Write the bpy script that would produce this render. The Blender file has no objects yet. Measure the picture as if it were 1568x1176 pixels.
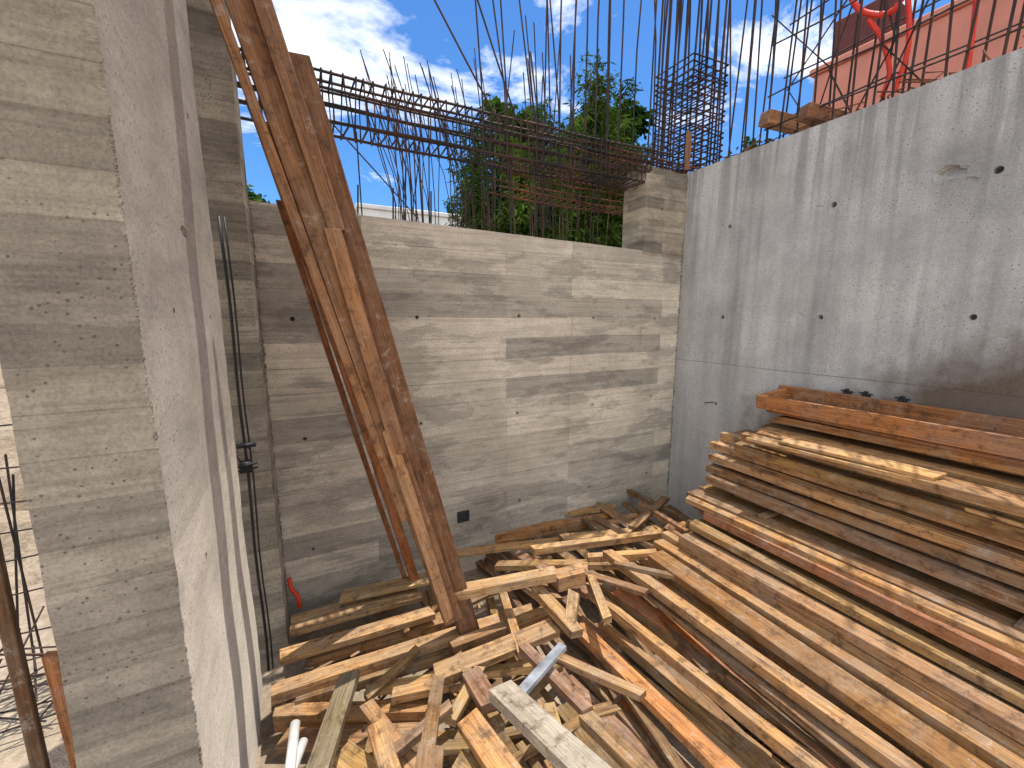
import bpy, bmesh, math, random
from mathutils import Vector, Matrix, noise as mnoise
random.seed(7)
R=random.random
def U(a,b): return a+(b-a)*random.random()
scene=bpy.context.scene
EYE=2.1           # eye height above the pit floor (m); geometry is surveyed relative to the eye, lifted at the end
PITCH=math.radians(9.2); YAW=math.radians(26.9); F=630.0
cp,sp,cy,sy=math.cos(PITCH),math.sin(PITCH),math.cos(YAW),math.sin(YAW)
def ray(u,v):
    r=u-784.0; up=588.0-v
    H=F*cp+up*sp; Z=-F*sp+up*cp
    return Vector((r*cy+H*sy, -r*sy+H*cy, Z))
def at_z(u,v,z): d=ray(u,v); return d*(z/d.z)
def at_y(u,v,y): d=ray(u,v); return d*(y/d.y)
def at_x(u,v,x): d=ray(u,v); return d*(x/d.x)

# ------------------------------------------------------------------ node helpers
def newmat(name):
    m=bpy.data.materials.new(name); m.use_nodes=True
    nt=m.node_tree; nt.nodes.clear()
    return m,nt
class N:
    def __init__(s,nt): s.nt=nt
    def n(s,t,**k):
        nd=s.nt.nodes.new(t)
        for a,b in k.items(): setattr(nd,a,b)
        return nd
    def l(s,a,b): s.nt.links.new(a,b)
    def inp(s,sock,v):
        if isinstance(v,bpy.types.NodeSocket): s.l(v,sock)
        else: sock.default_value=v
    def math(s,op,a,b=0.0,clamp=False):
        nd=s.n('ShaderNodeMath',operation=op,use_clamp=clamp); s.inp(nd.inputs[0],a); s.inp(nd.inputs[1],b); return nd.outputs[0]
    def mix(s,f,a,b,blend='MIX'):
        nd=s.n('ShaderNodeMix',data_type='RGBA',blend_type=blend); s.inp(nd.inputs[0],f); s.inp(nd.inputs[6],a); s.inp(nd.inputs[7],b); return nd.outputs[2]
    def ramp(s,f,stops):
        nd=s.n('ShaderNodeValToRGB'); cr=nd.color_ramp
        while len(cr.elements)<len(stops): cr.elements.new(0.5)
        for e,(p,c) in zip(cr.elements,stops):
            e.position=p; e.color=c if len(c)==4 else (*c,1)
        s.inp(nd.inputs[0],f); return nd.outputs[0]
    def noise(s,vec,scale,detail=3,rough=.55,dist=0):
        nd=s.n('ShaderNodeTexNoise'); s.l(vec,nd.inputs['Vector']); nd.inputs['Scale'].default_value=scale
        nd.inputs['Detail'].default_value=detail; nd.inputs['Roughness'].default_value=rough; nd.inputs['Distortion'].default_value=dist
        return nd.outputs['Fac']
    def vor(s,vec,scale,feature='F1',rnd=1):
        nd=s.n('ShaderNodeTexVoronoi',feature=feature); s.l(vec,nd.inputs['Vector']); nd.inputs['Scale'].default_value=scale
        return nd.outputs['Distance']
    def scale(s,vec,sc,loc=(0,0,0)):
        nd=s.n('ShaderNodeMapping'); s.l(vec,nd.inputs['Vector']); nd.inputs['Scale'].default_value=sc; nd.inputs['Location'].default_value=loc
        return nd.outputs[0]
    def out(s,col,rough=.8,bump=None,bstr=.3,bdist=.01,metal=0,spec=.3,diffuse=False):
        o=s.n('ShaderNodeOutputMaterial')
        if diffuse:
            b=s.n('ShaderNodeBsdfDiffuse'); s.inp(b.inputs['Color'],col); b.inputs['Roughness'].default_value=.6
        else:
            b=s.n('ShaderNodeBsdfPrincipled')
            s.inp(b.inputs['Base Color'],col); s.inp(b.inputs['Roughness'],rough); b.inputs['Metallic'].default_value=metal
            b.inputs['Specular IOR Level'].default_value=spec
        if bump is not None:
            bp=s.n('ShaderNodeBump'); bp.inputs['Strength'].default_value=bstr; bp.inputs['Distance'].default_value=bdist
            s.l(bump,bp.inputs['Height']); s.l(bp.outputs[0],b.inputs['Normal'])
        s.l(b.outputs[0],o.inputs[0]); return b
def C(*a): return (*a,1) if len(a)==3 else a
BW=lambda a,b:[(a,(0,0,0)),(b,(1,1,1))]

def concrete(name,light,dark,boards=.16,boardlen=1.9,boardmix=.5,bandamt=.6,vert=0.0,seed=0.0,stain=False,joint=None,fine=1.0,grain=.8,bump=.55,holes=None):
    m,nt=newmat(name); k=N(nt)
    tc=k.n('ShaderNodeTexCoord'); P=tc.outputs['Object']
    sx=k.n('ShaderNodeSeparateXYZ'); k.l(P,sx.inputs[0])
    h=k.math('ADD',sx.outputs[0],sx.outputs[1]); h=k.math('ADD',h,seed); z=sx.outputs[2]
    wob=k.noise(P,1.0,1); z2=k.math('ADD',z,k.math('MULTIPLY',k.math('SUBTRACT',wob,.5),.018))
    cb=k.n('ShaderNodeCombineXYZ'); k.l(h,cb.inputs[0]); k.l(z2,cb.inputs[1]); k.l(k.math('SUBTRACT',sx.outputs[0],sx.outputs[1]),cb.inputs[2])
    V=cb.outputs[0]
    cb2=k.n('ShaderNodeCombineXYZ'); k.l(h,cb2.inputs[0]); k.l(z2,cb2.inputs[1]); V2=cb2.outputs[0]
    blot=k.noise(P,2.6,7,.74)
    base=k.mix(k.ramp(blot,BW(.38,.62)),C(*dark),C(*light))
    g1=k.noise(k.scale(V,(.9*fine,38*fine,.9*fine)),1,5,.72,.25)
    if boards:
        br=k.n('ShaderNodeTexBrick',offset=.37,offset_frequency=2); k.l(V2,br.inputs['Vector'])
        br.inputs['Color1'].default_value=(0,0,0,1); br.inputs['Color2'].default_value=(1,1,1,1); br.inputs['Mortar'].default_value=(0,0,0,1)
        br.inputs['Scale'].default_value=1; br.inputs['Brick Width'].default_value=boardlen; br.inputs['Row Height'].default_value=boards
        br.inputs['Mortar Size'].default_value=.0024; br.inputs['Mortar Smooth'].default_value=.3
        tone=k.ramp(br.outputs['Color'],[(0,(.60,.60,.60)),(.28,(.76,.76,.75)),(.5,(1.0,.99,.97)),(1,(1.12,1.10,1.06))])
        base=k.mix(boardmix,base,k.mix(1,base,tone,'MULTIPLY'))
        base=k.mix(grain,base,k.mix(1,base,k.ramp(g1,[(.32,(.68,.67,.65)),(.5,(1,1,1)),(.68,(1.14,1.13,1.12))]),'MULTIPLY'))
    if bandamt:
        # darker zones follow the board rows with ragged, blotchy outlines
        bd=k.noise(k.scale(V,(1.0,4.6,1.0),(3.1+seed,1.7,0)),1,5,.70,.0)
        f=k.math('ADD',bd,k.math('MULTIPLY',k.math('SUBTRACT',blot,.5),.45))
        if boards: f=k.math('ADD',f,k.math('MULTIPLY',k.math('SUBTRACT',.5,k.n('ShaderNodeRGBToBW').outputs[0]),0.0))
        base=k.mix(k.math('MULTIPLY',k.ramp(f,BW(.50,.57)),bandamt),base,k.mix(1,base,C(.60,.605,.615),'MULTIPLY'))
    if vert:
        v1=k.noise(k.scale(V,(8,.35,8)),1,4,.6,.15); v2=k.noise(k.scale(V,(2.6,.25,2.6)),1,3,.5)
        vv=k.math('ADD',k.math('MULTIPLY',v1,.5),k.math('MULTIPLY',v2,.5))
        base=k.mix(vert,base,k.mix(1,base,k.ramp(vv,[(.38,(.68,.68,.68)),(.47,(.92,.92,.92)),(.60,(1.18,1.18,1.18))]),'MULTIPLY'))
        topm=k.math('MULTIPLY',k.math('SUBTRACT',z,.25),.9,clamp=True)
        v3=k.noise(k.scale(V,(9,.5,9),(.7,0,0)),1,3,.65,.3)
        base=k.mix(k.math('MULTIPLY',k.math('MULTIPLY',k.ramp(v3,BW(.50,.60)),topm),.6),base,C(*[c*.58 for c in dark]))
    if joint is not None:
        jd=k.math('ABSOLUTE',k.math('SUBTRACT',z2,joint)); jm=k.math('LESS_THAN',jd,.004)
        base=k.mix(k.math('MULTIPLY',jm,.6),base,C(*[c*.4 for c in dark]))
        below=k.math('LESS_THAN',z2,joint)
        base=k.mix(k.math('MULTIPLY',below,.25),base,C(*[c*1.0 for c in light]))
    if stain:
        sn=k.noise(P,2.5,4,.6)
        d=k.math('ADD',k.math('MINIMUM',k.math('MULTIPLY',k.math('SUBTRACT',-.34,z),3.0),1.0),k.math('MINIMUM',k.math('MULTIPLY',k.math('SUBTRACT',1.6,sx.outputs[1]),1.3),.9))
        msk=k.math('MULTIPLY',k.ramp(k.math('ADD',d,k.math('MULTIPLY',k.math('SUBTRACT',sn,.5),2.2)),BW(.1,.9)),.85)
        base=k.mix(msk,base,C(.13,.08,.05))
        q=k.n('ShaderNodeVectorMath',operation='DISTANCE'); k.l(P,q.inputs[0]); q.inputs[1].default_value=(3.41,1.05,.80)
        pm2=k.ramp(k.math('ADD',q.outputs['Value'],k.math('MULTIPLY',k.math('SUBTRACT',sn,.5),.5)),[(.08,(1,1,1)),(.30,(0,0,0))])
        base=k.mix(k.math('MULTIPLY',pm2,.4),base,C(*[c*.5 for c in dark]))
    pm=k.vor(P,44)
    pore=k.math('MULTIPLY',k.math('LESS_THAN',pm,.17),k.math('GREATER_THAN',blot,.50))
    base=k.mix(k.math('MULTIPLY',pore,.65),base,C(*[c*.3 for c in dark]))
    grit=k.noise(P,120,3,.8)
    base=k.mix(.75,base,k.mix(1,base,k.ramp(grit,[(.32,(.68,.68,.68)),(.5,(1,1,1)),(.68,(1.2,1.2,1.2))]),'MULTIPLY'))
    hgt=k.math('MULTIPLY',grit,.35)
    if boards and grain>.3:
        g2=k.noise(k.scale(V,(2*fine,60*fine,2*fine)),1,1)
        hgt=k.math('ADD',hgt,k.math('MULTIPLY',g2,.8))
    k.out(base,.88,hgt,bump,.006,diffuse=True)
    return m

def wood(name,a,b,cement=.35,grey=.35):
    m,nt=newmat(name); k=N(nt)
    tc=k.n('ShaderNodeTexCoord'); uv=tc.outputs['UV']; P=tc.outputs['Object']
    g1=k.noise(k.scale(uv,(1.6,22,1)),1,4,.68,1.4); g2=k.noise(k.scale(uv,(5,150,1)),1,2,.65)
    base=k.mix(k.ramp(g1,BW(.32,.66)),C(*a),C(*b))
    base=k.mix(.8,base,k.mix(1,base,k.ramp(g2,[(.32,(.5,.46,.42)),(.5,(1,1,1)),(.7,(1.2,1.18,1.14))]),'MULTIPLY'))
    kn=k.vor(k.scale(uv,(2.2,9,1)),1); base=k.mix(k.math('MULTIPLY',k.ramp(kn,[(.05,(1,1,1)),(.11,(0,0,0))]),.75),base,C(.07,.03,.015))
    at=k.n('ShaderNodeAttribute',attribute_name='tint')
    base=k.mix(1,base,at.outputs['Color'],'MULTIPLY')
    w=k.noise(P,4.5,4,.75); base=k.mix(k.math('MULTIPLY',k.ramp(w,BW(.44,.62)),grey),base,C(.27,.225,.175))
    c1=k.noise(P,13,5,.8)
    cm=k.math('MULTIPLY',k.ramp(c1,BW(.58,.66)),cement)
    base=k.mix(cm,base,C(.47,.43,.365))
    st=k.ramp(c1,[(.36,(1,1,1)),(.48,(0,0,0))]); base=k.mix(k.math('MULTIPLY',st,.7),base,C(.075,.042,.024))
    k.out(base,.72,g2,.5,.003,spec=.25)
    return m
def rusty(name,a=(.035,.03,.03),b=(.13,.06,.035),rough=.7):
    m,nt=newmat(name); k=N(nt); tc=k.n('ShaderNodeTexCoord'); P=tc.outputs['Object']
    f=k.noise(P,2.3,3)
    base=k.mix(k.ramp(f,BW(.4,.62)),C(*a),C(*b))
    k.out(base,rough,metal=.2); return m
def plain(name,col,rough=.6,var=.25,sc=6,metal=0):
    m,nt=newmat(name); k=N(nt); tc=k.n('ShaderNodeTexCoord'); P=tc.outputs['Object']
    f=k.noise(P,sc,4,.6)
    base=k.mix(1,C(*col),k.ramp(f,[(.3,(1-var,)*3),(.7,(1+var*.4,)*3)]),'MULTIPLY')
    k.out(base,rough,metal=metal); return m
def leafmat(name,a,b):
    m,nt=newmat(name); k=N(nt)
    at=k.n('ShaderNodeAttribute',attribute_name='tint')
    col=k.mix(at.outputs['Fac'],C(*a),C(*b))
    bs=k.n('ShaderNodeBsdfDiffuse'); k.l(col,bs.inputs['Color'])
    tr=k.n('ShaderNodeBsdfTranslucent'); k.l(k.mix(1,col,C(1.2,1.4,.6),'MULTIPLY'),tr.inputs[0])
    mx=k.n('ShaderNodeMixShader'); mx.inputs[0].default_value=.25; k.l(bs.outputs[0],mx.inputs[1]); k.l(tr.outputs[0],mx.inputs[2])
    o=k.n('ShaderNodeOutputMaterial'); k.l(mx.outputs[0],o.inputs[0]); return m

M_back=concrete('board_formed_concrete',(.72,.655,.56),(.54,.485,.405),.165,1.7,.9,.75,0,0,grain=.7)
M_end=concrete('pillar_concrete',(.46,.41,.34),(.31,.275,.225),.11,2.7,.6,.6,0,4.3,fine=.9,grain=.75,bump=.5)  # base colour darkened to stand in for shade on the end face
M_left=concrete('plywood_formed_concrete',(.66,.595,.51),(.48,.43,.365),.61,2.44,.45,.3,0,2.2,grain=.12,bump=.45)
M_right=concrete('grey_smooth_concrete',(.58,.57,.55),(.44,.432,.415),0,0,0,0,.75,1.0,True,-.42)
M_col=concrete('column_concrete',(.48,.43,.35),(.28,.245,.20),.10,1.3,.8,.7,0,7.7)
M_wood=wood('weathered_timber',(.24,.12,.052),(.57,.355,.17),.40,.40)
M_lean=wood('leaning_timber_wood',(.17,.075,.034),(.34,.18,.088),.35,.2)
M_ply=wood('plywood_orange',(.30,.135,.056),(.50,.265,.115),.35,.35)
M_rebar=rusty('dark_rebar',(.03,.027,.028),(.075,.04,.03))
M_rust=rusty('rusty_rebar',(.09,.04,.025),(.20,.085,.045),.85)

# ------------------------------------------------------------------ mesh builder
class MB:
    def __init__(s): s.v=[];s.f=[];s.uv=[];s.col=[];s.mi=[]
    def face(s,idx,uvs=None,col=(1,1,1),mi=0):
        s.f.append(idx); s.uv.append(uvs or [(0,0)]*len(idx)); s.col.append(col); s.mi.append(mi)
    def obj(s,name,mats,parent=None,bevel=0,smooth=False):
        me=bpy.data.meshes.new(name); me.from_pydata([tuple(x) for x in s.v],[],s.f)
        me.uv_layers.new(name='UVMap'); me.color_attributes.new('tint','FLOAT_COLOR','CORNER')
        uvf=[];cf=[];mi=[]
        for fi,p in enumerate(s.f):
            mi.append(s.mi[fi]); c=s.col[fi]
            for j in range(len(p)):
                uvf+=[s.uv[fi][j][0],s.uv[fi][j][1]]; cf+=[c[0],c[1],c[2],1.0]
        me.uv_layers['UVMap'].data.foreach_set('uv',uvf)
        me.color_attributes['tint'].data.foreach_set('color',cf)
        me.polygons.foreach_set('material_index',mi); me.polygons.foreach_set('use_smooth',[smooth]*len(s.f))
        for m in mats: me.materials.append(m)
        me.update(); ob=bpy.data.objects.new(name,me); scene.collection.objects.link(ob)
        if parent: ob.parent=parent
        if bevel:
            b=ob.modifiers.new('bevel','BEVEL'); b.width=bevel; b.segments=1; b.limit_method='ANGLE'; b.angle_limit=math.radians(50)
        return ob
    def board(s,p0,p1,w=.09,t=.045,roll=0,tint=(1,1,1),mi=0,bow=None,skew=None,center=False):
        p0=Vector(p0);p1=Vector(p1); d=p1-p0; L=d.length; d.normalize()
        up=Vector((0,0,1))
        if abs(d.z)>.85: up=Vector((0,-1,0))
        side=d.cross(up).normalized(); n=side.cross(d).normalized()
        if roll:
            q=Matrix.Rotation(roll,3,d); side=q@side; n=q@n
        if not center: p0=p0-n*t/2; p1=p1-n*t/2
        seg=max(1,int(L/.3)); bow=U(-.006,.006)*L if bow is None else bow
        ou,ov=U(0,50),U(0,50); base=len(s.v); sk=[U(-.012,.012) for _ in range(2)]
        tw=U(-.02,.02)
        for i in range(seg+1):
            f=i/seg; c=p0.lerp(p1,f)+n*bow*(4*f*(1-f))+side*bow*.6*(4*f*(1-f))
            q=Matrix.Rotation(tw*f,3,d)
            for k,(a,b) in enumerate(((-.5,.5),(.5,.5),(.5,-.5),(-.5,-.5))):
                e=0
                if i==0: e=sk[0]*(2*a)
                if i==seg: e=sk[1]*(2*a)
                s.v.append(c+q@(side*w*a+n*t*b)+d*e+Vector((U(-1,1),U(-1,1),U(-1,1)))*.0014)
        vs=[0,w,w+t,2*w+t,2*w+2*t]
        for i in range(seg):
            for k in range(4):
                a=base+i*4+k; b=base+i*4+(k+1)%4; c=b+4; dd=a+4
                u0=i/seg*L+ou; u1=(i+1)/seg*L+ou
                s.face([a,b,c,dd],[(u0,vs[k]+ov),(u0,vs[k+1]+ov),(u1,vs[k+1]+ov),(u1,vs[k]+ov)],tint,mi)
        et=tuple(x*.8 for x in tint)
        s.face([base+3,base+2,base+1,base],[(ou,ov),(ou+w*.5,ov),(ou+w*.5,ov+t),(ou,ov+t)],et,mi)
        e=base+seg*4
        s.face([e,e+1,e+2,e+3],[(ou,ov),(ou+w*.5,ov),(ou+w*.5,ov+t),(ou,ov+t)],et,mi)
    def box(s,a,b,mi=0,col=(1,1,1)):
        x0,y0,z0=a;x1,y1,z1=b; k=len(s.v)
        s.v+= [Vector(p) for p in((x0,y0,z0),(x1,y0,z0),(x1,y1,z0),(x0,y1,z0),(x0,y0,z1),(x1,y0,z1),(x1,y1,z1),(x0,y1,z1))]
        for f in((0,3,2,1),(4,5,6,7),(0,1,5,4),(1,2,6,5),(2,3,7,6),(3,0,4,7)): s.face([k+i for i in f],None,col,mi)
    def tube(s,pts,r,n=6,col=(1,1,1),mi=0,caps=True):
        pts=[Vector(p) for p in pts]; base=len(s.v); rr=r if isinstance(r,(list,tuple)) else [r]*len(pts)
        for i,p in enumerate(pts):
            d=(pts[min(i+1,len(pts)-1)]-pts[max(i-1,0)]).normalized()
            ref=Vector((0,0,1)) if abs(d.z)<.9 else Vector((1,0,0))
            a=d.cross(ref).normalized(); b=d.cross(a)
            for k in range(n):
                an=2*math.pi*k/n; s.v.append(p+(a*math.cos(an)+b*math.sin(an))*rr[i])
        for i in range(len(pts)-1):
            for k in range(n):
                q=base+i*n+k; w=base+i*n+(k+1)%n
                s.face([q,w,w+n,q+n],None,col,mi)
        if caps:
            s.face([base+k for k in range(n)][::-1],None,col,mi); s.face([base+(len(pts)-1)*n+k for k in range(n)],None,col,mi)
def empty(name):
    e=bpy.data.objects.new(name,None); scene.collection.objects.link(e); return e

# ------------------------------------------------------------------ walls
D=3.0; XR=3.41; XL=-.345; FLOOR=-EYE
def gridwall(name,a,b,mats,topfn=None,step=.12,rough=.002,parent=None,matfn=None,edge_amt=1.1):
    bm=bmesh.new()
    bmesh.ops.create_cube(bm,size=1)
    for v in bm.verts:
        v.co=Vector(((a[i]+b[i])/2+v.co[i]*(b[i]-a[i]) for i in range(3)))
    for ax in range(3):
        n=max(1,int((b[ax]-a[ax])/step))
        for i in range(1,n):
            co=Vector((0,0,0)); co[ax]=a[ax]+(b[ax]-a[ax])*i/n; no=Vector((0,0,0)); no[ax]=1
            bmesh.ops.bisect_plane(bm,geom=bm.verts[:]+bm.edges[:]+bm.faces[:],plane_co=co,plane_no=no)
    for v in bm.verts:
        onx=[abs(v.co[i]-a[i])<1e-5 or abs(v.co[i]-b[i])<1e-5 for i in range(3)]
        edge=sum(onx)>=2
        if topfn and abs(v.co.z-b[2])<1e-5: v.co.z=topfn(v.co)
        elif topfn: v.co.z=a[2]+(v.co.z-a[2])*(topfn(v.co)-a[2])/(b[2]-a[2])
        nv=mnoise.noise_vector(v.co*2.1)*rough*2
        if edge: nv+=mnoise.noise_vector(v.co*11)*rough*edge_amt
        v.co+=nv
    me=bpy.data.meshes.new(name); bm.to_mesh(me); bm.free()
    for m in mats: me.materials.append(m)
    ob=bpy.data.objects.new(name,me); scene.collection.objects.link(ob)
    if matfn:
        for p in me.polygons: p.material_index=matfn(p.normal)
    if parent: ob.parent=parent
    return ob
def cut(ob,pts,axis,r=.014,depth=.07,chips=()):
    bm=bmesh.new()
    for p in pts:
        mt=Matrix.Translation(Vector(p))@(Matrix.Rotation(math.pi/2,4,'X') if axis=='Y' else Matrix.Rotation(math.pi/2,4,'Y'))
        bmesh.ops.create_cone(bm,cap_ends=True,segments=12,radius1=r*U(.85,1.2),radius2=r*U(.85,1.2),depth=depth*2,matrix=mt)
    for (p,rr) in chips:
        g=bmesh.ops.create_icosphere(bm,subdivisions=3,radius=1)
        for v in g['verts']:
            n=1+.45*mnoise.noise(v.co*1.7+Vector(p)*9)+.2*mnoise.noise(v.co*5)
            v.co=Vector(p)+Vector((v.co[i]*rr[i]*n for i in range(3)))
    me=bpy.data.meshes.new('cut'); bm.to_mesh(me); bm.free()
    c=bpy.data.objects.new('cut',me); scene.collection.objects.link(c)
    md=ob.modifiers.new('b','BOOLEAN'); md.object=c; md.operation='DIFFERENCE'; md.solver='EXACT'
    dg=bpy.context.evaluated_depsgraph_get(); nm=bpy.data.meshes.new_from_object(ob.evaluated_get(dg))
    ob.modifiers.clear(); ob.data=nm; bpy.data.objects.remove(c)

back=gridwall('concrete_wall',(-.6,D,FLOOR-.2),(XR+.0,D+.27,.62),[M_back],topfn=lambda c:.675-.02*c.x+.006*mnoise.noise(c*3),step=.13,rough=.0025)
hx=[-.04,.77,1.59,2.34,3.10]
cut(back,[(x+U(-.02,.02),D,z+U(-.015,.015)) for x in hx for z in (0,-.79,-1.6)],'Y',r=.014,chips=[((1.35,D,.5),(.07,.006,.012)),((2.9,D,-.2),(.03,.012,.09)),((.62,D,-.9),(.04,.01,.03)),((1.2,D,-1.75),(.04,.02,.04))])
right=gridwall('concrete_wall',(XR+.004,-2.6,FLOOR-.2),(XR+.30,D+.62,1.365),[M_right],topfn=lambda c:1.365+.008*mnoise.noise(c*4),step=.14,rough=.0025)
cut(right,[(XR,y,z) for y in (2.51,1.71,.93,.13) for z in (.785,0,-.8)],'X',r=.018,chips=[((XR,1.12,.83),(.03,.075,.04)),((XR,1.03,.76),(.014,.035,.03)),((XR,1.80,.79),(.008,.03,.02)),((XR,2.0,.79),(.008,.02,.02)),((XR,1.06,.05),(.01,.03,.03)),((XR,2.62,.02),(.01,.025,.02)),((XR,1.85,.02),(.01,.02,.025)),((XR,2.58,.80),(.01,.02,.02))])
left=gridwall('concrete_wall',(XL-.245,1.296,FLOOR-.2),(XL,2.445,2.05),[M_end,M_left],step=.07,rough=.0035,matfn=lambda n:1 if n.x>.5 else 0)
cut(left,[(XL,1.62,.02),(XL,1.62,-.8),(XL,2.2,.0),(XL,2.2,.8)],'X',r=.011,chips=[((XL,1.9,.3),(.01,.05,.02)),((XL,1.30,-1.25),(.008,.016,.03)),((XL,1.30,-.3),(.006,.01,.02))])
def ridge(name,p0,p1,parent,mat,n=240,r=.006,spread=.006):
    bm=bmesh.new(); p0=Vector(p0);p1=Vector(p1)
    for i in range(n):
        p=p0.lerp(p1,(i+R())/n)+Vector((U(-1,1),U(-1,1),U(-1,1)))*spread
        rr=r*U(.35,1.15); g=bmesh.ops.create_icosphere(bm,subdivisions=1,radius=rr)
        for v in g['verts']: v.co=p+v.co*U(.6,1.3)
    me=bpy.data.meshes.new(name); bm.to_mesh(me); bm.free(); me.materials.append(mat)
    ob=bpy.data.objects.new(name,me); scene.collection.objects.link(ob); ob.parent=parent
ridge('mortar_ridge',(XL-.004,1.298,-2.0),(XL-.004,1.298,2.0),left,M_end,n=900,r=.0038,spread=.0024)
ridge('mortar_ridge',(XR-.002,D-.002,-2.0),(XR-.002,D-.002,1.3),right,M_col,n=420,r=.009,spread=.009)
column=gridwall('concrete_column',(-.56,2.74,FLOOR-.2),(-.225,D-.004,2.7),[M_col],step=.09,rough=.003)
ridge('mortar_ridge',(-.222,D-.006,-2.0),(-.222,D-.006,.7),column,M_col,n=420,r=.008,spread=.006)
stub=gridwall('concrete_column',(2.885,D-.004,.58),(XR-.004,D+.285,1.36),[M_col],step=.07,rough=.004,topfn=lambda c:1.35+.03*mnoise.noise(c*5))
cut(stub,[(3.1,D,1.0)],'Y',r=.01,chips=[((2.885,D,1.34),(.07,.09,.05)),((2.885,D+.15,1.2),(.02,.05,.04)),((2.89,D,.72),(.02,.02,.03))])

# ------------------------------------------------------------------ conduit beside the column
b=MB()
M_black=plain('black_plastic',(.03,.03,.033),.5)
for off,r in ((0,.0075),(.022,.0045)):
    pts=[(-.325+off+.004*math.sin(i*1.3),2.60+.01*math.sin(i*.9+off*50),FLOOR+i*.2) for i in range(0,14)]
    b.tube(pts,r,8,mi=0)
b.box((-.36,2.575,-.70),(-.27,2.605,-.68),0)
b.box((-.352,2.54,-.83),(-.295,2.60,-.775),0)
for zz in (-.79,-.815): b.tube([(-.37,2.53,zz),(-.265,2.535,zz+.01)],.005,6)
b.tube([(-.34,2.54,-.77),(-.36,2.53,-.72),(-.33,2.54,-.66),(-.30,2.55,-.70)],.004,6)
b.obj('electrical_conduit',[M_black],smooth=True)
b=MB(); c=at_y(450,905,2.9); b.tube([c+Vector((-.02,0,.10)),c+Vector((-.015,-.01,.03)),c+Vector((.02,-.03,-.02)),c+Vector((.03,-.05,-.10))],.014,10)
b.obj('orange_pipe_stub',[plain('orange_plastic',(.75,.07,.025),.4,.1)],smooth=True)

# ------------------------------------------------------------------ leaning timbers
foot=at_z(716,985,-1.86); topd=ray(372,0)*.0026
axis=(topd-foot).normalized()
side=Vector((axis.z,0,-axis.x)).normalized(); fr=axis.cross(side).normalized()
if fr.y>0: fr=-fr
def LP(z,sx=0,fx=0): 
    t=(z-foot.z)/axis.z; return foot+axis*t+side*sx+fr*fx
lean=empty('leaning_timber')
def lb(name,z0,z1,sx0,sx1,fx,w,t,tint,mat=M_lean):
    b=MB(); b.board(LP(z0,sx0,fx),LP(z1,sx1,fx),w,t,0,tint,center=True,bow=U(-.006,.006)); o=b.obj(name,[mat],lean,bevel=.003); return o
lb('back_post',-1.88,1.06,.030,.125,-.035,.115,.10,(.75,.68,.64))
lb('long_post',-1.66,2.12,-.035,-.012,.010,.10,.07,(1.0,.95,.9))
lb('side_batten',-1.0,2.12,-.094,-.098,.0,.040,.08,(1.3,1.25,1.15))
lb('upper_batten',.36,2.10,.045,.070,.058,.070,.045,(.95,.9,.86))
lb('middle_batten',-.66,.37,-.015,.028,.070,.068,.045,(1.25,1.15,1.0))
lb('lower_batten',-1.60,-.52,-.058,-.030,.070,.055,.04,(1.6,1.65,1.6))
b=MB(); f0=at_z(638,897,-1.92); b.board(f0,LP(.9,-.08,-.20),.06,.06,0,(1.3,.95,.7),center=True); b.board(f0+Vector((-.06,.05,0)),LP(.6,-.12,-.27),.03,.07,0,(1.0,.75,.6),center=True)
b.obj('rear_brace',[M_lean],lean,bevel=.003)

# ------------------------------------------------------------------ scrap lumber
def tint(k=1.0,warm=0):
    g=U(.55,1.15)*k; return (g,g*(1-.06*warm)*U(.88,1.04),g*(1-.18*warm)*U(.72,1.10))
pile=MB()
def Z(u0,v0,z0,u1,v1,z1,w=.09,t=.045,roll=0,tn=None,mi=0,ext=0,**k):
    p0=at_z(u0,v0,z0); p1=at_z(u1,v1,z1)
    if ext: p1=p1+(p1-p0)*ext
    pile.board(p0,p1,w,t,roll or U(-.12,.12),tn or tint(),mi,**k)
Z(428,1002,-1.86,662,934,-1.84,.10,.035,tn=(1.2,1.2,1.15))
Z(445,955,-1.90,640,903,-1.90,.20,.03,tn=(1.05,1.1,1.1))
Z(522,912,-1.84,655,884,-1.84,.13,.02,tn=(1.0,1.1,1.1))
Z(470,1004,-1.92,700,940,-1.90,.09,.05,tn=tint(.9))
Z(415,1056,-1.84,815,930,-1.80,.09,.05,tn=(1.1,1.05,.95))
Z(455,1062,-1.88,790,962,-1.86,.10,.05)
Z(420,1087,-1.90,655,1080,-1.86,.07,.09,tn=(1.0,.9,.75))
Z(560,1052,-1.84,830,1012,-1.80,.05,.04)
Z(665,1030,-1.74,850,955,-1.68,.10,.045,tn=(.95,.95,.9))
Z(600,1060,-1.80,742,1030,-1.78,.06,.04,tn=(1.1,1.05,.95))
Z(840,930,-1.72,690,985,-1.76,.06,.05)
Z(676,905,-1.52,850,872,-1.48,.075,.055,tn=(1.2,1.25,1.2))
Z(848,880,-1.56,893,868,-1.55,.10,.09,tn=(1.1,1.05,1))
Z(820,895,-1.58,885,965,-1.62,.07,.05)
Z(878,905,-1.5,872,955,-1.62,.06,.06,tn=(1.2,1.25,1.3))
Z(535,1028,-1.66,480,1190,-1.62,.085,.04,tn=(.50,.66,.78))
Z(672,1035,-1.70,655,1140,-1.62,.06,.05,tn=tint(.95))
Z(660,1140,-1.62,650,1230,-1.62,.10,.03,tn=tint())
Z(575,1105,-1.68,605,1200,-1.62,.07,.04,tn=(1.2,1.15,1.0))
Z(520,1150,-1.78,600,1210,-1.74,.10,.03)
Z(720,1025,-1.70,752,1075,-1.66,.09,.04)
Z(735,1020,-1.72,690,1100,-1.72,.05,.04)
Z(715,1095,-1.64,790,1200,-1.60,.10,.04,tn=(1.15,1.0,.8))
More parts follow.
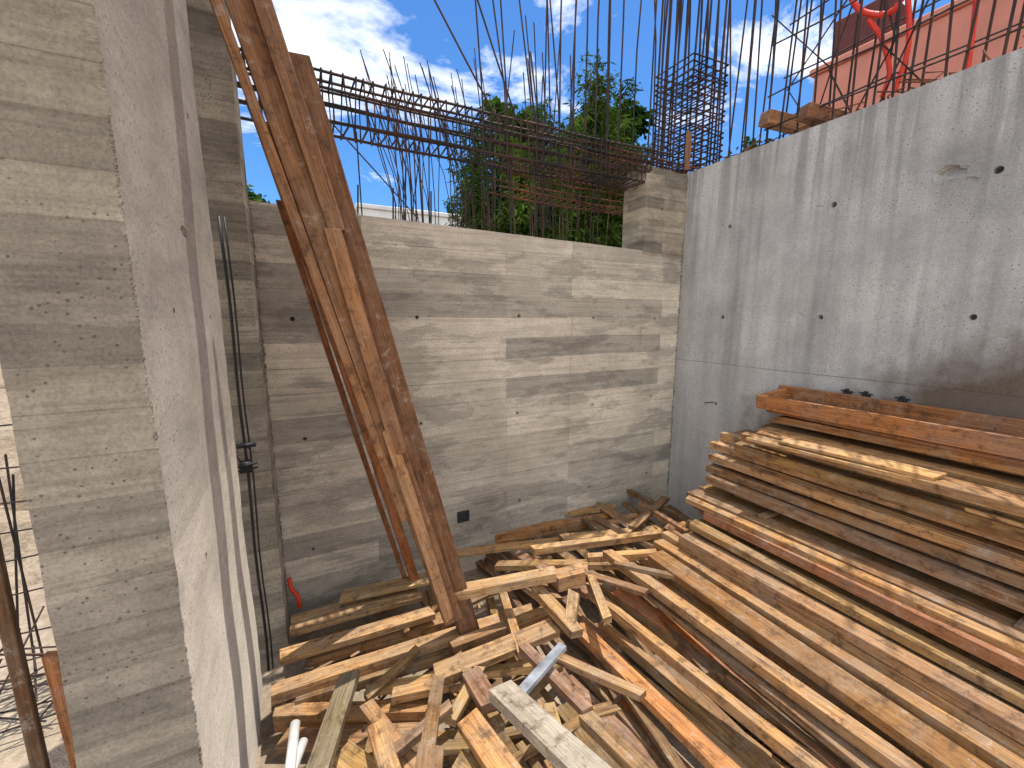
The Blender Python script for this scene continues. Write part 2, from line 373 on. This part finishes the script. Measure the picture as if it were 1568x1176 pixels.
Z(765,1048,-1.58,930,1200,-1.46,.11,.05,tn=(.95,1.0,1.05),mi=2)
Z(700,1160,-1.7,830,1260,-1.66,.08,.04)
Z(895,1090,-1.64,1000,1190,-1.6,.06,.05)
Z(560,1140,-1.8,720,1130,-1.8,.09,.03)
Z(430,1130,-1.92,640,1120,-1.9,.09,.03,tn=tint(.8))
Z(800,985,-1.66,900,1085,-1.62,.05,.04,tn=tint(.8))
Z(700,1000,-1.74,765,1110,-1.70,.05,.04)
Z(560,1075,-1.74,640,1180,-1.76,.06,.04,tn=tint(.9))
Z(696,806,-1.82,942,772,-1.80,.05,.05,tn=(1.2,1.2,1.15))
Z(696,824,-1.84,940,786,-1.84,.08,.09,tn=(1.0,.8,.6))
Z(690,846,-1.86,860,826,-1.86,.10,.025,tn=(1.3,1.25,1.05))
Z(815,838,-1.72,1012,813,-1.72,.07,.05,tn=(1.35,1.35,1.25))
Z(860,822,-1.80,1035,806,-1.80,.09,.04,tn=(1.2,1.2,1.1))
Z(968,806,-1.72,1020,760,-1.70,.07,.03,tn=tint(.95))
Z(930,800,-1.80,1010,778,-1.80,.07,.03)
Z(760,862,-1.80,960,860,-1.74,.08,.04)
Z(900,850,-1.72,1020,842,-1.68,.06,.05)
Z(790,845,-1.82,905,905,-1.7,.08,.04)
Z(760,890,-1.80,900,868,-1.74,.05,.04)
Z(880,870,-1.66,990,905,-1.62,.05,.03)
Z(905,880,-1.64,930,945,-1.60,.05,.04)
Z(940,860,-1.62,1060,885,-1.60,.04,.03)
Z(850,1000,-1.60,985,1060,-1.58,.045,.035)
Z(640,990,-1.78,560,1065,-1.76,.045,.03)
Z(770,905,-1.70,800,1000,-1.70,.05,.04)
Z(690,1075,-1.66,600,1150,-1.68,.04,.04)
Z(840,1075,-1.6,870,1180,-1.55,.05,.03)
def Yb(u0,v0,y0,u1,v1,dz=0,w=.09,t=.045,ext=.6,tn=None,mi=0,roll=0):
    p0=at_y(u0,v0,y0); p1=at_z(u1,v1,p0.z+dz); p1=p1+(p1-p0)*ext
    pile.board(p0,p1,w*.74,t,roll or U(-.25,.25),tn or tint(),mi)
Yb(930,842,2.10,1400,1176,-.02,.10,.055,.4,(1.0,.93,.82))
Yb(985,850,2.05,1372,1086,.0,.085,.05,0,(1.0,1.0,.95))
Yb(1040,800,2.10,1568,1112,.02,.12,.05,.3,(.9,.77,.64))
Yb(1010,835,2.0,1300,1010,-.03,.07,.05,0,tint(.9))
Yb(1120,916,1.72,1252,1035,.03,.085,.02,0,(.9,1.15,1.4))
Yb(1195,848,1.80,1568,1012,.0,.08,.05,.3,(1.15,1.05,.9))
Yb(1075,775,2.05,1568,990,.0,.08,.055,.3,(1.1,1.0,.85))
Yb(1100,812,1.95,1568,1060,-.06,.10,.05,.3,tint(.8))
Yb(1060,830,2.0,1568,1165,-.05,.07,.05,.3,tint(.95))
Yb(895,893,2.0,1290,1200,-.02,.09,.05,.3,(1.0,.92,.78))
Yb(945,902,1.95,1235,1100,-.02,.14,.02,0,(1.0,.66,.46),1)
Yb(885,955,1.85,1130,1190,-.02,.14,.04,.3,(1.15,1.0,.8),1)
Yb(920,950,1.85,1230,1200,-.02,.07,.05,.3,(1.0,.9,.75))
Yb(960,985,1.75,1180,1190,-.04,.09,.03,.3,tint())
Yb(890,1015,1.75,1060,1190,-.02,.09,.05,.3,(1.1,.85,.6),1)
Yb(1228,1095,1.35,1400,1190,.0,.14,.025,.3,(.7,.82,.85))
Yb(895,1065,1.6,990,1190,-.02,.07,.05,.3)
Yb(1000,900,1.95,1400,1150,-.05,.10,.04,.3)
Yb(1080,900,1.85,1500,1160,-.08,.10,.04,.3,tint(.8))
Yb(1150,880,1.80,1568,1085,-.03,.06,.05,.3,tint(1.05))
Yb(1230,880,1.70,1568,1050,-.03,.05,.04,.3,tint(.8))
for i in range(95):
    y=U(.2,2.5); x=U(.6,2.9); zz=-2.0+max(0,(x-1.3))*.20+U(-.1,.04)
    a=U(-.25,.25); L=U(.6,1.8); d=Vector((math.sin(a),math.cos(a),U(-.03,.03)))
    pile.board(Vector((x,y,zz))-d*L/2,Vector((x,y,zz))+d*L/2,U(.04,.09),U(.025,.06),U(-.4,.4),tint(.7))
for i in range(60):
    y=U(.6,2.7); x=U(-.1,1.0); L=U(.3,.9); a=U(-.6,.6); d=Vector((math.cos(a),math.sin(a),U(-.08,.08)))
    q0=Vector((x,y,-2.0+U(-.06,.05)))-d*L/2; q1=q0+d*L
    q0.x=max(q0.x,-.2); q1.x=max(q1.x,-.2)
    if (q1-q0).length>.2: pile.board(q0,q1,U(.04,.10),U(.02,.05),U(-.4,.4),tint(.7))
for i in range(70):
    x=U(-.1,1.0); y=U(1.0,2.7); zz=-1.93+U(-.05,.06)
    a=U(0,6.28); L=U(.04,.16); d=Vector((math.cos(a),math.sin(a),U(-.3,.3)))
    pile.board(Vector((x,y,zz)),Vector((x,y,zz))+d*L,U(.006,.03),U(.004,.02),U(-1,1),tint(1.1))
M_cem=wood('cement_coated_timber',(.36,.28,.2),(.5,.42,.32),.85,.6)
pile.obj('scrap_lumber_pile',[M_wood,M_ply,M_cem],bevel=.0025)

# ------------------------------------------------------------------ lumber stack against the right wall
st=MB()
z=-1.98; lay=0
while z<-.80:
    xl=1.9 if z<-1.62 else (2.28 if z<-1.45 else (2.48 if z<-1.28 else (2.62 if z<-1.08 else 2.74)))
    t=random.choice((.045,.05,.035,.06)); x=xl+U(-.07,.04)
    while x<XR-.12:
        w=random.choice((.07,.09,.10,.14,.19)); w=min(w,XR-.02-x)
        if R()<.93 and w>.03:
            y1=1.88+U(-.20,.18)-(x-2.6)*.05; y0=-1.6+U(-.5,.3); a=U(-.018,.018)
            g=tint(U(.8,1.15),U(0,1))
            st.board((x+w/2,y1,z+t+U(-.006,.006)),(x+w/2+a*3,y0,z+t+U(-.01,.01)),w-.004,t,U(-.02,.02),g,random.choice((0,0,0,1)))
        x+=w+U(.006,.04)
    if lay%3==2:
        for yy in (1.5,.4,-.6): st.board((xl+.10,yy,z+t+.032),(XR-.05,yy,z+t+.032),.05,.032,0,tint(.7)); 
        z+=.034
    z+=t+.004; lay+=1
def Sb(u0,v0,y0,u1,v1,z,w,t,tn,ext=0,mi=0,roll=0):
    p0=at_z(u0,v0,z); p1=at_z(u1,v1,z); p1=p1+(p1-p0)*ext
    st.board(p0,p1,w,t,roll,tn,mi)
Sb(1150,668,0,1480,748,-.80,.12,.022,(1.3,1.3,1.15))
Sb(1200,672,0,1440,728,-.775,.15,.02,(1.35,1.3,1.1))
Sb(1185,640,0,1568,722,-.765,.10,.022,(1.3,1.2,1.0),.8)
Sb(1170,655,0,1568,745,-.80,.16,.02,(1.25,1.15,.95),.8)
p=at_x(1160,600,2.95); st.board((2.97,p.y,-.56),(2.99,-1.5,-.56),.04,.10,0,(1.0,.8,.62),1)
st.board((3.30,p.y+.05,-.52),(3.30,-1.5,-.55),.035,.09,0,(.9,.75,.6),1)
st.board((2.96,p.y-.01,-.565),(3.32,p.y+.0,-.535),.035,.09,0,(1.05,.85,.7),1)
st.board((3.13,p.y-.05,-.66),(3.14,-1.5,-.66),.30,.02,0,(.75,.6,.5),1)
st.board((3.05,1.70,-.70),(3.06,-1.4,-.70),.09,.05,0,(.9,.7,.5),0)
st.board((3.25,1.74,-.70),(3.25,-1.4,-.70),.09,.05,0,(.8,.6,.5),0)
st.obj('lumber_stack',[M_wood,M_ply],bevel=.0025)

# ------------------------------------------------------------------ debris
M_white=plain('white_pvc',(.72,.72,.70),.35,.15,20)
b=MB(); b.tube([at_z(452,1108,-1.70),at_z(440,1215,-1.70)],.020,14); b.tube([at_z(465,1135,-1.74),at_z(425,1240,-1.72)],.018,14)
b.obj('pvc_pipe',[M_white],smooth=True)
b=MB(); b.board(at_z(862,985,-1.60),at_z(798,1056,-1.58),.05,.025,.2,(1,1,1)); b.obj('steel_formwork_strip',[plain('galvanised_steel',(.40,.43,.48),.5,.5,12,.3)],bevel=.003)
b=MB(); b.tube([(3.02,1.2,-.98),(3.0,-1.0,-.98)],.02,12); b.obj('grey_conduit_pipe',[plain('grey_pvc',(.35,.36,.38),.4,.2)],smooth=True)
M_dk=plain('dark_steel',(.035,.035,.04),.5)
for (yy) in (1.44,1.33,1.14):
    b=MB(); b.box((3.345,yy,-.535),(3.38,yy+.04,-.505)); b.box((3.335,yy+.012,-.505),(3.37,yy+.03,-.49)); b.tube([(3.32,yy+.02,-.52),(3.40,yy+.02,-.515)],.006,8); b.tube([(3.36,yy-.02,-.51),(3.36,yy+.06,-.505)],.005,8); b.obj('formwork_clamp',[M_dk],bevel=.003)
b=MB(); q=at_x(1092,616,XR); b.tube([q+Vector((.02,0,0)),q+Vector((-.10,.005,.004)),q+Vector((-.11,.005,-.006))],.005,6); b.obj('tie_bar_stub',[M_rust])
b=MB(); q=at_y(709,790,D); x,zc=q.x,q.z
for a in ((-.05,-.045,-.035,.045),(.035,-.045,.05,.045),(-.035,-.045,.035,-.03),(-.035,.03,.035,.045)): b.box((x+a[0],D-.016,zc+a[1]),(x+a[2],D+.002,zc+a[3]))
b.box((x-.034,D-.006,zc-.029),(x+.034,D+.001,zc+.029)); b.obj('outlet_box',[M_dk])

# ------------------------------------------------------------------ rebar
def cage(mb,x0,x1,y0,y1,z0,z1,nlong=3,step=.1,r=.0075,rs=.0048,sag=.03,ov=.15):
    L=x1-x0
    def s(x): f=(x-x0)/L; return -sag*4*f*(1-f)
    for yy in (y0,y1):
        for i in range(nlong):
            zz=z0+(z1-z0)*i/(nlong-1)
            mb.tube([(x0-ov+(L+2*ov)*k/10,yy+U(-.008,.008),zz+s(x0+L*k/10)+U(-.006,.006)) for k in range(11)],r,6)
    for i in range(1,2): mb.tube([(x0+L*k/10,(y0+y1)/2+U(-.01,.01),z1+s(x0+L*k/10)) for k in range(11)],r,6)
    x=x0
    while x<x1:
        t=U(-.018,.018); u=U(-.01,.01); sz=s(x)
        mb.tube([(x+t,y0-.01,z0-.01+sz),(x+u,y0-.01,z1+.01+sz),(x+u+t,y1+.01,z1+.01+sz),(x-t,y1+.01,z0-.01+sz),(x+t,y0-.01,z0-.01+sz)],rs,5)
        x+=step*U(.8,1.2)
b=MB(); cage(b,-.18,3.05,3.02,3.26,1.23,1.50,4,.062,r=.0092,rs=.0066,sag=.02)
b.obj('rebar_beam_cage',[M_rebar])
b=MB(); cage(b,1.7,3.3,3.30,3.5,1.08,1.32,3,.07); cage(b,2.3,3.9,3.05,3.4,1.38,1.46,2,.06,sag=.01)
b.obj('rebar_beam_cage',[M_rust])
b=MB()
cx0,cx1,cy0,cy1=3.46,3.92,3.06,3.5
pts=[]
for i in range(6): pts+=[(cx0+(cx1-cx0)*i/5,cy0),(cx0+(cx1-cx0)*i/5,cy1)]
for i in range(1,4): pts+=[(cx0,cy0+(cy1-cy0)*i/4),(cx1,cy0+(cy1-cy0)*i/4)]
for (x,y) in pts:
    a,c=U(-.10,.10),U(-.05,.05); b.tube([(x,y,1.1),(x+a*.1,y+c*.1,2.2),(x+a,y+c,4.4+U(-.4,.3))],.010,6)
zz=1.42
while zz<2.45:
    t=[U(-.02,.02) for _ in range(8)]
    b.tube([(cx0-.015,cy0-.015,zz+t[0]),(cx1+.015,cy0-.015,zz+t[1]),(cx1+.015,cy1+.015,zz+t[2]),(cx0-.015,cy1+.015,zz+t[3]),(cx0-.015,cy0-.015,zz+t[0])],.0075,5)
    for f in (.35,.65):
        xx=cx0+(cx1-cx0)*f; b.tube([(xx,cy0-.012,zz+t[4]),(xx,cy1+.012,zz+t[5])],.006,5)
    zz+=.065*U(.8,1.2)
b.obj('rebar_column_cage',[M_rebar])
b=MB()
for i in range(15):
    x=U(2.0,3.35); y=3.0+random.choice((.05,.22)); a=U(-.12,.08); b.tube([(x,y,1.2),(x+a*.3,y,2.4),(x+a,y+U(-.1,.1),U(3.2,4.6))],.007,6)
for i in range(9):
    x=U(1.35,2.1); y=3.0+random.choice((.05,.22)); a=U(-.2,.05); b.tube([(x,y,.6),(x+a*.4,y,1.7),(x+a,y+U(-.1,.2),U(2.2,3.2))],.006,6)
for i in range(14):
    x=U(.4,3.2); b.tube([(x,3.2,.6),(x+U(-.02,.02),3.2,1.25)],.005,5)
b.tube([at_y(655,-20,3.1),at_y(712,90,3.12),at_y(765,190,3.2)],.007,6); b.tube([at_y(728,-10,3.1),at_y(760,90,3.12),at_y(790,180,3.2)],.007,6)
b.tube([at_y(505,185,3.15),at_y(600,290,3.25),at_y(640,335,3.3)],.005,5)
for (u,v0,v1) in ((548,283,335),(602,288,338),(660,293,342),(700,296,346)): b.tube([at_y(u,v1,3.14),at_y(u,v0,3.14)],.006,6)
b.obj('starter_bar',[M_rebar])
b=MB()
for i in range(44):
    u=U(600,760); p=at_y(u,350,U(4.4,5.6)); q=at_y(u+U(-75,-5),U(70,180),p.y-U(0,.5)); m=p.lerp(q,.5)+Vector((U(.03,.12),0,0)); m2=p.lerp(q,.25)+Vector((U(.02,.07),0,0))
    p.z=-.4 if R()<.5 else p.z; b.tube([p,m2,m,q],.0055,5)
for i in range(14):
    u=U(760,900); p=at_y(u,350,5.2); q=at_y(u+U(-35,25),U(10,120),5.2); b.tube([p,p.lerp(q,.5)+Vector((U(-.05,.05),0,0)),q],.008,5)
b.obj('starter_bar',[M_rebar])
b=MB()
y=2.75
while y>-1.6:
    for x in (XR+.06,XR+.24):
        if R()<.88:
            a=U(-.08,.08); c=U(-.10,.10); h=U(2.7,3.9); b.tube([(x,y+U(-.02,.02),1.3),(x+a*.3,y+c*.3,2.0),(x+a,y+c,h)],.0075,6)
    y-=.115*U(.7,1.3)
for zz,x in ((1.50,XR+.05),(1.60,XR+.25),(1.74,XR+.05),(1.92,XR+.24),(2.10,XR+.05),(2.32,XR+.24)):
    b.tube([(x+U(-.01,.01),2.3-k*.35,zz+U(-.02,.02)) for k in range(12)],.006,6)
for i in range(9):
    yy=U(-.2,2.1); b.tube([(XR+.15,yy,1.35),(XR+.1,yy+U(-.3,.3),1.75),(XR+.15,yy+U(-.5,.5),2.4)],.006,5)
b.obj('wall_rebar_mesh',[M_rebar])
b=MB()
for i in range(40):
    yy=U(-1,2.9); b.tube([(XR+U(.03,.27),yy,1.37),(XR+U(.03,.27),yy+U(-.1,.1),1.38+U(.0,.06)),(XR+U(.03,.27),yy+U(-.3,.3),1.40+U(.0,.07))],.005,5)
b.obj('wall_rebar_mesh',[M_rust])
for (u,v,w,tn,L) in ((1172,172,.10,(1.3,1.3,1.25),.42),(1232,163,.10,(.9,.8,.75),.42),):
    q=at_x(u,v+8,XR-.02); b=MB(); b.board((q.x,q.y,q.z+.05),(q.x+L,q.y-.12,q.z-.0),w,.10,.1,tn); b.obj('timber_block',[M_lean],bevel=.004)
q=at_x(1060,215,3.45); b=MB(); b.board((3.42,q.y,1.40),(3.44,q.y+.02,1.75),.05,.03,0,(1,1,1)); b.obj('timber_stake',[M_lean],bevel=.003)
b=MB()
def hose(pts,r=.022):
    cu=[Vector(p) for p in pts]; out=[]
    n=len(cu)
    for i in range(n-1):
        p0=cu[max(i-1,0)];p1=cu[i];p2=cu[i+1];p3=cu[min(i+2,n-1)]
        k=max(2,int((p2-p1).length/.006))
        for j in range(k):
            t=j/k; out.append(.5*((2*p1)+(-p0+p2)*t+(2*p0-5*p1+4*p2-p3)*t*t+(-p0+3*p1-3*p2+p3)*t**3))
    b.tube(out,[r*(1 if (i%2) else .86) for i in range(len(out))],10)
HX=XR+.10
hose([at_x(1290,-60,HX),at_x(1308,5,HX),at_x(1338,22,HX),at_x(1372,12,HX),at_x(1392,-40,HX),at_x(1388,-90,HX)],.019)
hose([at_x(1385,-60,HX+.1),at_x(1392,60,HX+.1),at_x(1370,140,HX+.1)],.016)
hose([at_x(1500,-40,HX),at_x(1488,60,HX),at_x(1478,130,HX)],.014)
hose([at_x(1330,30,HX),at_x(1350,60,HX+.05),at_x(1362,110,HX+.08),at_x(1350,150,HX+.1)],.015)
b.obj('corrugated_orange_hose',[plain('orange_hose_plastic',(.80,.06,.03),.35,.1)],smooth=True)

# ------------------------------------------------------------------ ground
def mk_ground():
    m,nt=newmat('sandy_ground'); k=N(nt); P=k.n('ShaderNodeTexCoord').outputs['Object']
    f=k.noise(P,.7,5,.6); g=k.noise(P,25,4,.7)
    base=k.mix(k.ramp(f,BW(.35,.65)),C(.34,.26,.18),C(.48,.39,.29)); base=k.mix(.7,base,k.mix(1,base,k.ramp(g,[(.3,(.5,.5,.5)),(.7,(1.2,1.2,1.2))]),'MULTIPLY'))
    k.out(base,.95,g,.8,.03); return m
bm=bmesh.new(); bmesh.ops.create_grid(bm,x_segments=60,y_segments=60,size=30)
for v in bm.verts:
    v.co.z=FLOOR-.03+.05*mnoise.noise(v.co*.8)
ring=[v for v in bm.verts if abs(abs(v.co.x)-30)<1e-3 or abs(abs(v.co.y)-30)<1e-3]
for v in ring: v.co.x*=100; v.co.y*=100
me=bpy.data.meshes.new('ground'); bm.to_mesh(me); bm.free(); me.materials.append(mk_ground()); g=bpy.data.objects.new('ground',me); scene.collection.objects.link(g)

b=MB()
p=at_y(6,900,1.75); b.board((p.x-.01,p.y,FLOOR),(p.x-.02,p.y,.0),.035,.03,0,(.5,.5,.5))
p=at_y(88,1000,1.9); b.board((p.x+.01,p.y,FLOOR),(p.x-.02,p.y,-1.2),.045,.04,0,(1.4,1.1,.85))
b.obj('formwork_board',[M_lean],bevel=.003)
b=MB()
for i in range(22):
    x=-1.9+i*.05+U(-.02,.02); b.tube([(x,3.2,FLOOR),(x+U(-.09,.09),3.2+U(-.15,.15),-.5+U(-.5,.3))],.006,5)
for i in range(8): b.tube([(-2.2,3.2,FLOOR+.1+i*.2),(-.8,3.22,FLOOR+.1+i*.2+U(-.1,.1))],.005,5)
for i in range(26): b.tube([(U(-2,-.9),U(2.6,3.1),FLOOR+U(0,.3)),(U(-2,-.9),U(2.6,3.1),FLOOR+U(.0,.6))],.005,5)
b.obj('rebar_beam_cage',[M_rebar])
bm=bmesh.new(); bmesh.ops.create_grid(bm,x_segments=40,y_segments=24,size=1)
for v in bm.verts:
    x,y=v.co.x,v.co.y; f=(y+1)/2
    v.co=Vector((-3.6+x*2.9,4.3+f*2.2+.3*mnoise.noise(Vector((x*3,y*3,1))),FLOOR-.06+1.7*f**.8*(1 if f>0 else 0)+.22*mnoise.noise(Vector((x*5,y*4,4)))))
me=bpy.data.meshes.new('earth_bank'); bm.to_mesh(me); bm.free(); me.materials.append(bpy.data.materials['sandy_ground']); o=bpy.data.objects.new('earth_bank',me); scene.collection.objects.link(o)

# ------------------------------------------------------------------ neighbours
M_wht=plain('white_render',(.74,.74,.72),.8,.15,1.5); M_salmon=plain('salmon_render',(.62,.25,.18),.85,.2,1.2); M_terra=plain('terracotta_render',(.54,.18,.11),.85,.2,1.2); M_maroon=plain('maroon_render',(.13,.045,.04),.8,.2)
M_glass=plain('dark_window_glass',(.03,.04,.05),.1,.1)
e=empty('white_house')
b=MB(); b.box((2.6,20,FLOOR-.2),(9.6,27,4.75)); b.box((2.5,19.9,4.75),(9.7,27.1,4.92)); b.box((4.4,22,4.92),(9.2,26,5.45)); o=b.obj('walls',[M_wht],e,bevel=.02)
b=MB()
for x in (3.3,5.2,7.1): b.box((x,19.93,2.6),(x+1.1,20.02,3.9))
b.obj('windows',[M_glass],e)
e=empty('terracotta_house')
b=MB(); b.box((9,-14,FLOOR-.2),(16,5.1,4.5)); b.box((8.93,-14,4.5),(16.07,5.16,4.62)); b.obj('walls',[M_salmon],e,bevel=.02)
b=MB(); b.box((9.3,4.2,4.62),(10.2,5.0,5.45)); b.obj('chimney_block',[M_maroon],e,bevel=.02)
b=MB(); b.box((9.9,-12,4.62),(15.5,2.9,6.9)); b.box((9.75,-12.1,6.9),(15.7,3.05,7.1)); b.box((9.05,-12,4.62),(9.25,3.2,5.25)); b.obj('upper_storey',[M_terra],e,bevel=.02)
b=MB()
for yy in (1.2,-.9,-3.0):
    b.box((9.85,yy,5.5),(9.93,yy+.9,6.4))
b.obj('windows',[M_glass],e)

# ------------------------------------------------------------------ vegetation
M_bark=plain('bark',(.16,.12,.09),.9,.4,12); M_culm=plain('bamboo_culm',(.18,.16,.09),.6,.3,8)
M_leafA=leafmat('bamboo_leaves',(.016,.040,.009),(.10,.165,.032)); M_leafB=leafmat('broad_leaves',(.012,.030,.008),(.075,.135,.027))
def leaf(mb,p,L,w,droop,ti,mi=1):
    a=U(0,6.28); d=Vector((math.cos(a),math.sin(a),U(-1,.4)-droop)).normalized(); sd=d.cross(Vector((U(-1,1),U(-1,1),U(-1,1)))).normalized()*w
    k=len(mb.v); mb.v+=[p,p+d*L*.4+sd,p+d*L,p+d*L*.4-sd]; mb.face([k,k+1,k+2,k+3],None,(ti,ti,ti),mi)
def tree(name,base,height,crown,nl=9000,leafL=.2,leafw=.035,mats=None,limbs=9,trunk=.13):
    mb=MB(); base=Vector(base); top=base+Vector((U(-.3,.3),U(-.3,.3),height*.82))
    tp=[base.lerp(top,i/7)+Vector((U(-.06,.06),U(-.06,.06),0)) for i in range(8)]
    mb.tube(tp,[trunk*(1-.8*i/7) for i in range(8)],8,mi=0)
    cl=[]
    for i in range(limbs):
        f=U(.4,1); s=base.lerp(top,f); a=i*2.4+U(-.4,.4); L=crown*U(.5,1.05)*(1.25-f*.55)
        e=s+Vector((math.cos(a)*L,math.sin(a)*L,L*U(.3,1.0))); m=s.lerp(e,.5)+Vector((0,0,-.08*L)); mb.tube([s,m,e],[trunk*.35,trunk*.22,trunk*.07],6)
        cl+= [(e,crown*U(.25,.45)),(m,crown*U(.18,.3)),(s.lerp(e,.75)+Vector((U(-.3,.3),U(-.3,.3),U(-.1,.4))),crown*U(.2,.38))]
        for j in range(2):
            e2=e+Vector((U(-1,1),U(-1,1),U(-.3,1)))*crown*.35; mb.tube([e,e2],[trunk*.08,trunk*.03],5); cl.append((e2,crown*U(.12,.25)))
    tot=sum(r*r for _,r in cl)
    for c,r in cl:
        tn=U(0,.85)
        for k in range(int(nl*r*r/tot)):
            d=Vector((random.gauss(0,1),random.gauss(0,1),random.gauss(0,.75))).normalized()*r*(R()**.45)*U(.8,1.25)
            leaf(mb,c+d,leafL*U(.6,1.2),leafw*U(.6,1.2),.2,min(1,max(0,tn+U(-.3,.3)+d.z/r*.3)))
    return mb.obj(name,mats or [M_bark,M_leafB])
def bamboo(name,cx,cyy,rx,ry,n,hmin,hmax,nl):
    mb=MB()
    for i in range(n):
        x=cx+U(-rx,rx); y=cyy+U(-ry,ry); h=U(hmin,hmax); ax,ay=U(-.5,.5),U(-.5,.5)
        P=lambda f:Vector((x+ax*f*f*1.2,y+ay*f*f*1.2,FLOOR+h*f-(.25*f**6)))
        mb.tube([P(k/8) for k in range(9)],[.032*(1-.85*k/8) for k in range(9)],6,mi=0)
        tn=U(.05,.8)
        for j in range(int(nl/ (n*9))):
            f=1-.62*(R()**1.1); p=P(f); a=U(0,6.28); L=U(.2,.65)*(1.15-f*.5); e=p+Vector((math.cos(a)*L,math.sin(a)*L,U(.0,.35)))
            if R()<.5: mb.tube([p,e],[.005,.003],3,mi=0,caps=False)
            for q in range(9): leaf(mb,p.lerp(e,U(.35,1.1))+Vector((U(-.07,.07),U(-.07,.07),U(-.07,.07))),U(.13,.26),U(.014,.026),.35,min(1,max(0,tn+U(-.35,.35))))
    return mb.obj(name,[M_culm,M_leafA])
bamboo('bamboo_grove',4.9,8.8,1.1,1.1,32,4.8,6.5,24000)
bamboo('bamboo_grove',6.6,9.0,.9,.8,22,6.2,8.2,22000)
tree('broadleaf_tree',(7.4,12.0,FLOOR),9.0,1.9,18000,.28,.09,limbs=12)
tree('broadleaf_tree',(9.8,12.6,FLOOR),10.0,2.0,18000,.28,.09,limbs=12)
tree('broadleaf_tree',(14.5,10.5,FLOOR),9.0,2.2,8000,.26,.08)
tree('broadleaf_tree',(9.4,27.8,FLOOR),9.0,2.0,4000,.3,.1)
tree('broadleaf_tree',(-1.3,20,FLOOR),8.0,1.6,4000,.3,.1)
mb=MB()
for i in range(9000):
    x=U(4.3,12); y=10.6+U(-.5,.5); zt=FLOOR+5.2+.8*mnoise.noise(Vector((x*.9,0,3))); p=Vector((x,y,FLOOR+(zt-FLOOR)*R()**.8)); leaf(mb,p,U(.2,.34),U(.05,.09),.3,U(0,.5),0)
for i in range(22):
    x=4.4+i*.34; mb.tube([(x,10.6,FLOOR),(x+U(-.2,.2),10.6,FLOOR+4.2)],.03,5,mi=1)
mb.obj('hedge',[M_leafB,M_bark])

# ------------------------------------------------------------------ lift all to ground = 0
cam=bpy.data.cameras.new('camera'); co=bpy.data.objects.new('camera',cam); scene.collection.objects.link(co); scene.camera=co
cam.sensor_width=36; cam.lens=F/1568*36; cam.clip_start=.02; cam.clip_end=6000
co.rotation_euler=(math.pi/2-PITCH,0,-YAW)
for o in list(scene.objects):
    if o.parent is None: o.location.z+=EYE

# ------------------------------------------------------------------ light
EL=math.radians(75); hx_,hy_=.86,.5
sd=Vector((hx_*math.cos(EL),hy_*math.cos(EL),math.sin(EL))).normalized()
sl=bpy.data.lights.new('sun','SUN'); sl.energy=5.0; sl.angle=math.radians(.5); sl.color=(1,.95,.87)
so=bpy.data.objects.new('sun',sl); scene.collection.objects.link(so); so.rotation_euler=sd.to_track_quat('Z','Y').to_euler(); so.location=(0,0,20)
w=bpy.data.worlds.new('World'); scene.world=w; w.use_nodes=True; nt=w.node_tree; nt.nodes.clear(); k=N(nt)
sky=k.n('ShaderNodeTexSky',sky_type='NISHITA'); sky.sun_disc=False; sky.sun_elevation=EL; sky.sun_rotation=math.atan2(sd.x,sd.y); sky.air_density=1.0; sky.dust_density=.0; sky.ozone_density=3.5
P=k.n('ShaderNodeTexCoord').outputs['Generated']
sx=k.n('ShaderNodeSeparateXYZ'); k.l(P,sx.inputs[0])
zz=k.math('ADD',k.math('MAXIMUM',sx.outputs[2],0.0),.22)
cb=k.n('ShaderNodeCombineXYZ'); k.l(k.math('DIVIDE',sx.outputs[0],zz),cb.inputs[0]); k.l(k.math('DIVIDE',sx.outputs[1],zz),cb.inputs[1])
c1=k.noise(k.scale(cb.outputs[0],(1,1.5,1),(1.3,.4,0)),1.9,6,.66,.4)
bias=k.math('ADD',k.math('MULTIPLY',sx.outputs[0],-.10),k.math('MULTIPLY',sx.outputs[1],-.16))  # unseen extra cloud behind and left of the camera, added to brighten the walls
def bank(d,amt,r0,r1):
    q=k.n('ShaderNodeVectorMath',operation='DISTANCE'); k.l(P,q.inputs[0]); q.inputs[1].default_value=Vector(d).normalized()
    return k.math('MULTIPLY',k.ramp(q.outputs['Value'],[(r0,(1,1,1)),(r1,(0,0,0))]),amt)
bias=k.math('ADD',bias,bank((.05,.83,.54),.24,.04,.34))
bias=k.math('ADD',bias,bank((.50,.75,.42),.09,.0,.30))
bias=k.math('ADD',bias,bank((.80,.50,.50),.12,.0,.28))
cl=k.ramp(k.math('ADD',k.math('ADD',c1,bias),.05),[(.49,(0,0,0)),(.56,(.40,.40,.40)),(.68,(1,1,1))])
mix=k.mix(cl,k.mix(1,sky.outputs[0],C(.55,.93,1.28),'MULTIPLY'),C(11.7,11.7,11.8))
bg=k.n('ShaderNodeBackground'); k.l(mix,bg.inputs[0]); bg.inputs[1].default_value=.145
o=k.n('ShaderNodeOutputWorld'); k.l(bg.outputs[0],o.inputs[0])
scene.view_settings.view_transform='Standard'; scene.view_settings.look='None'; scene.view_settings.exposure=0
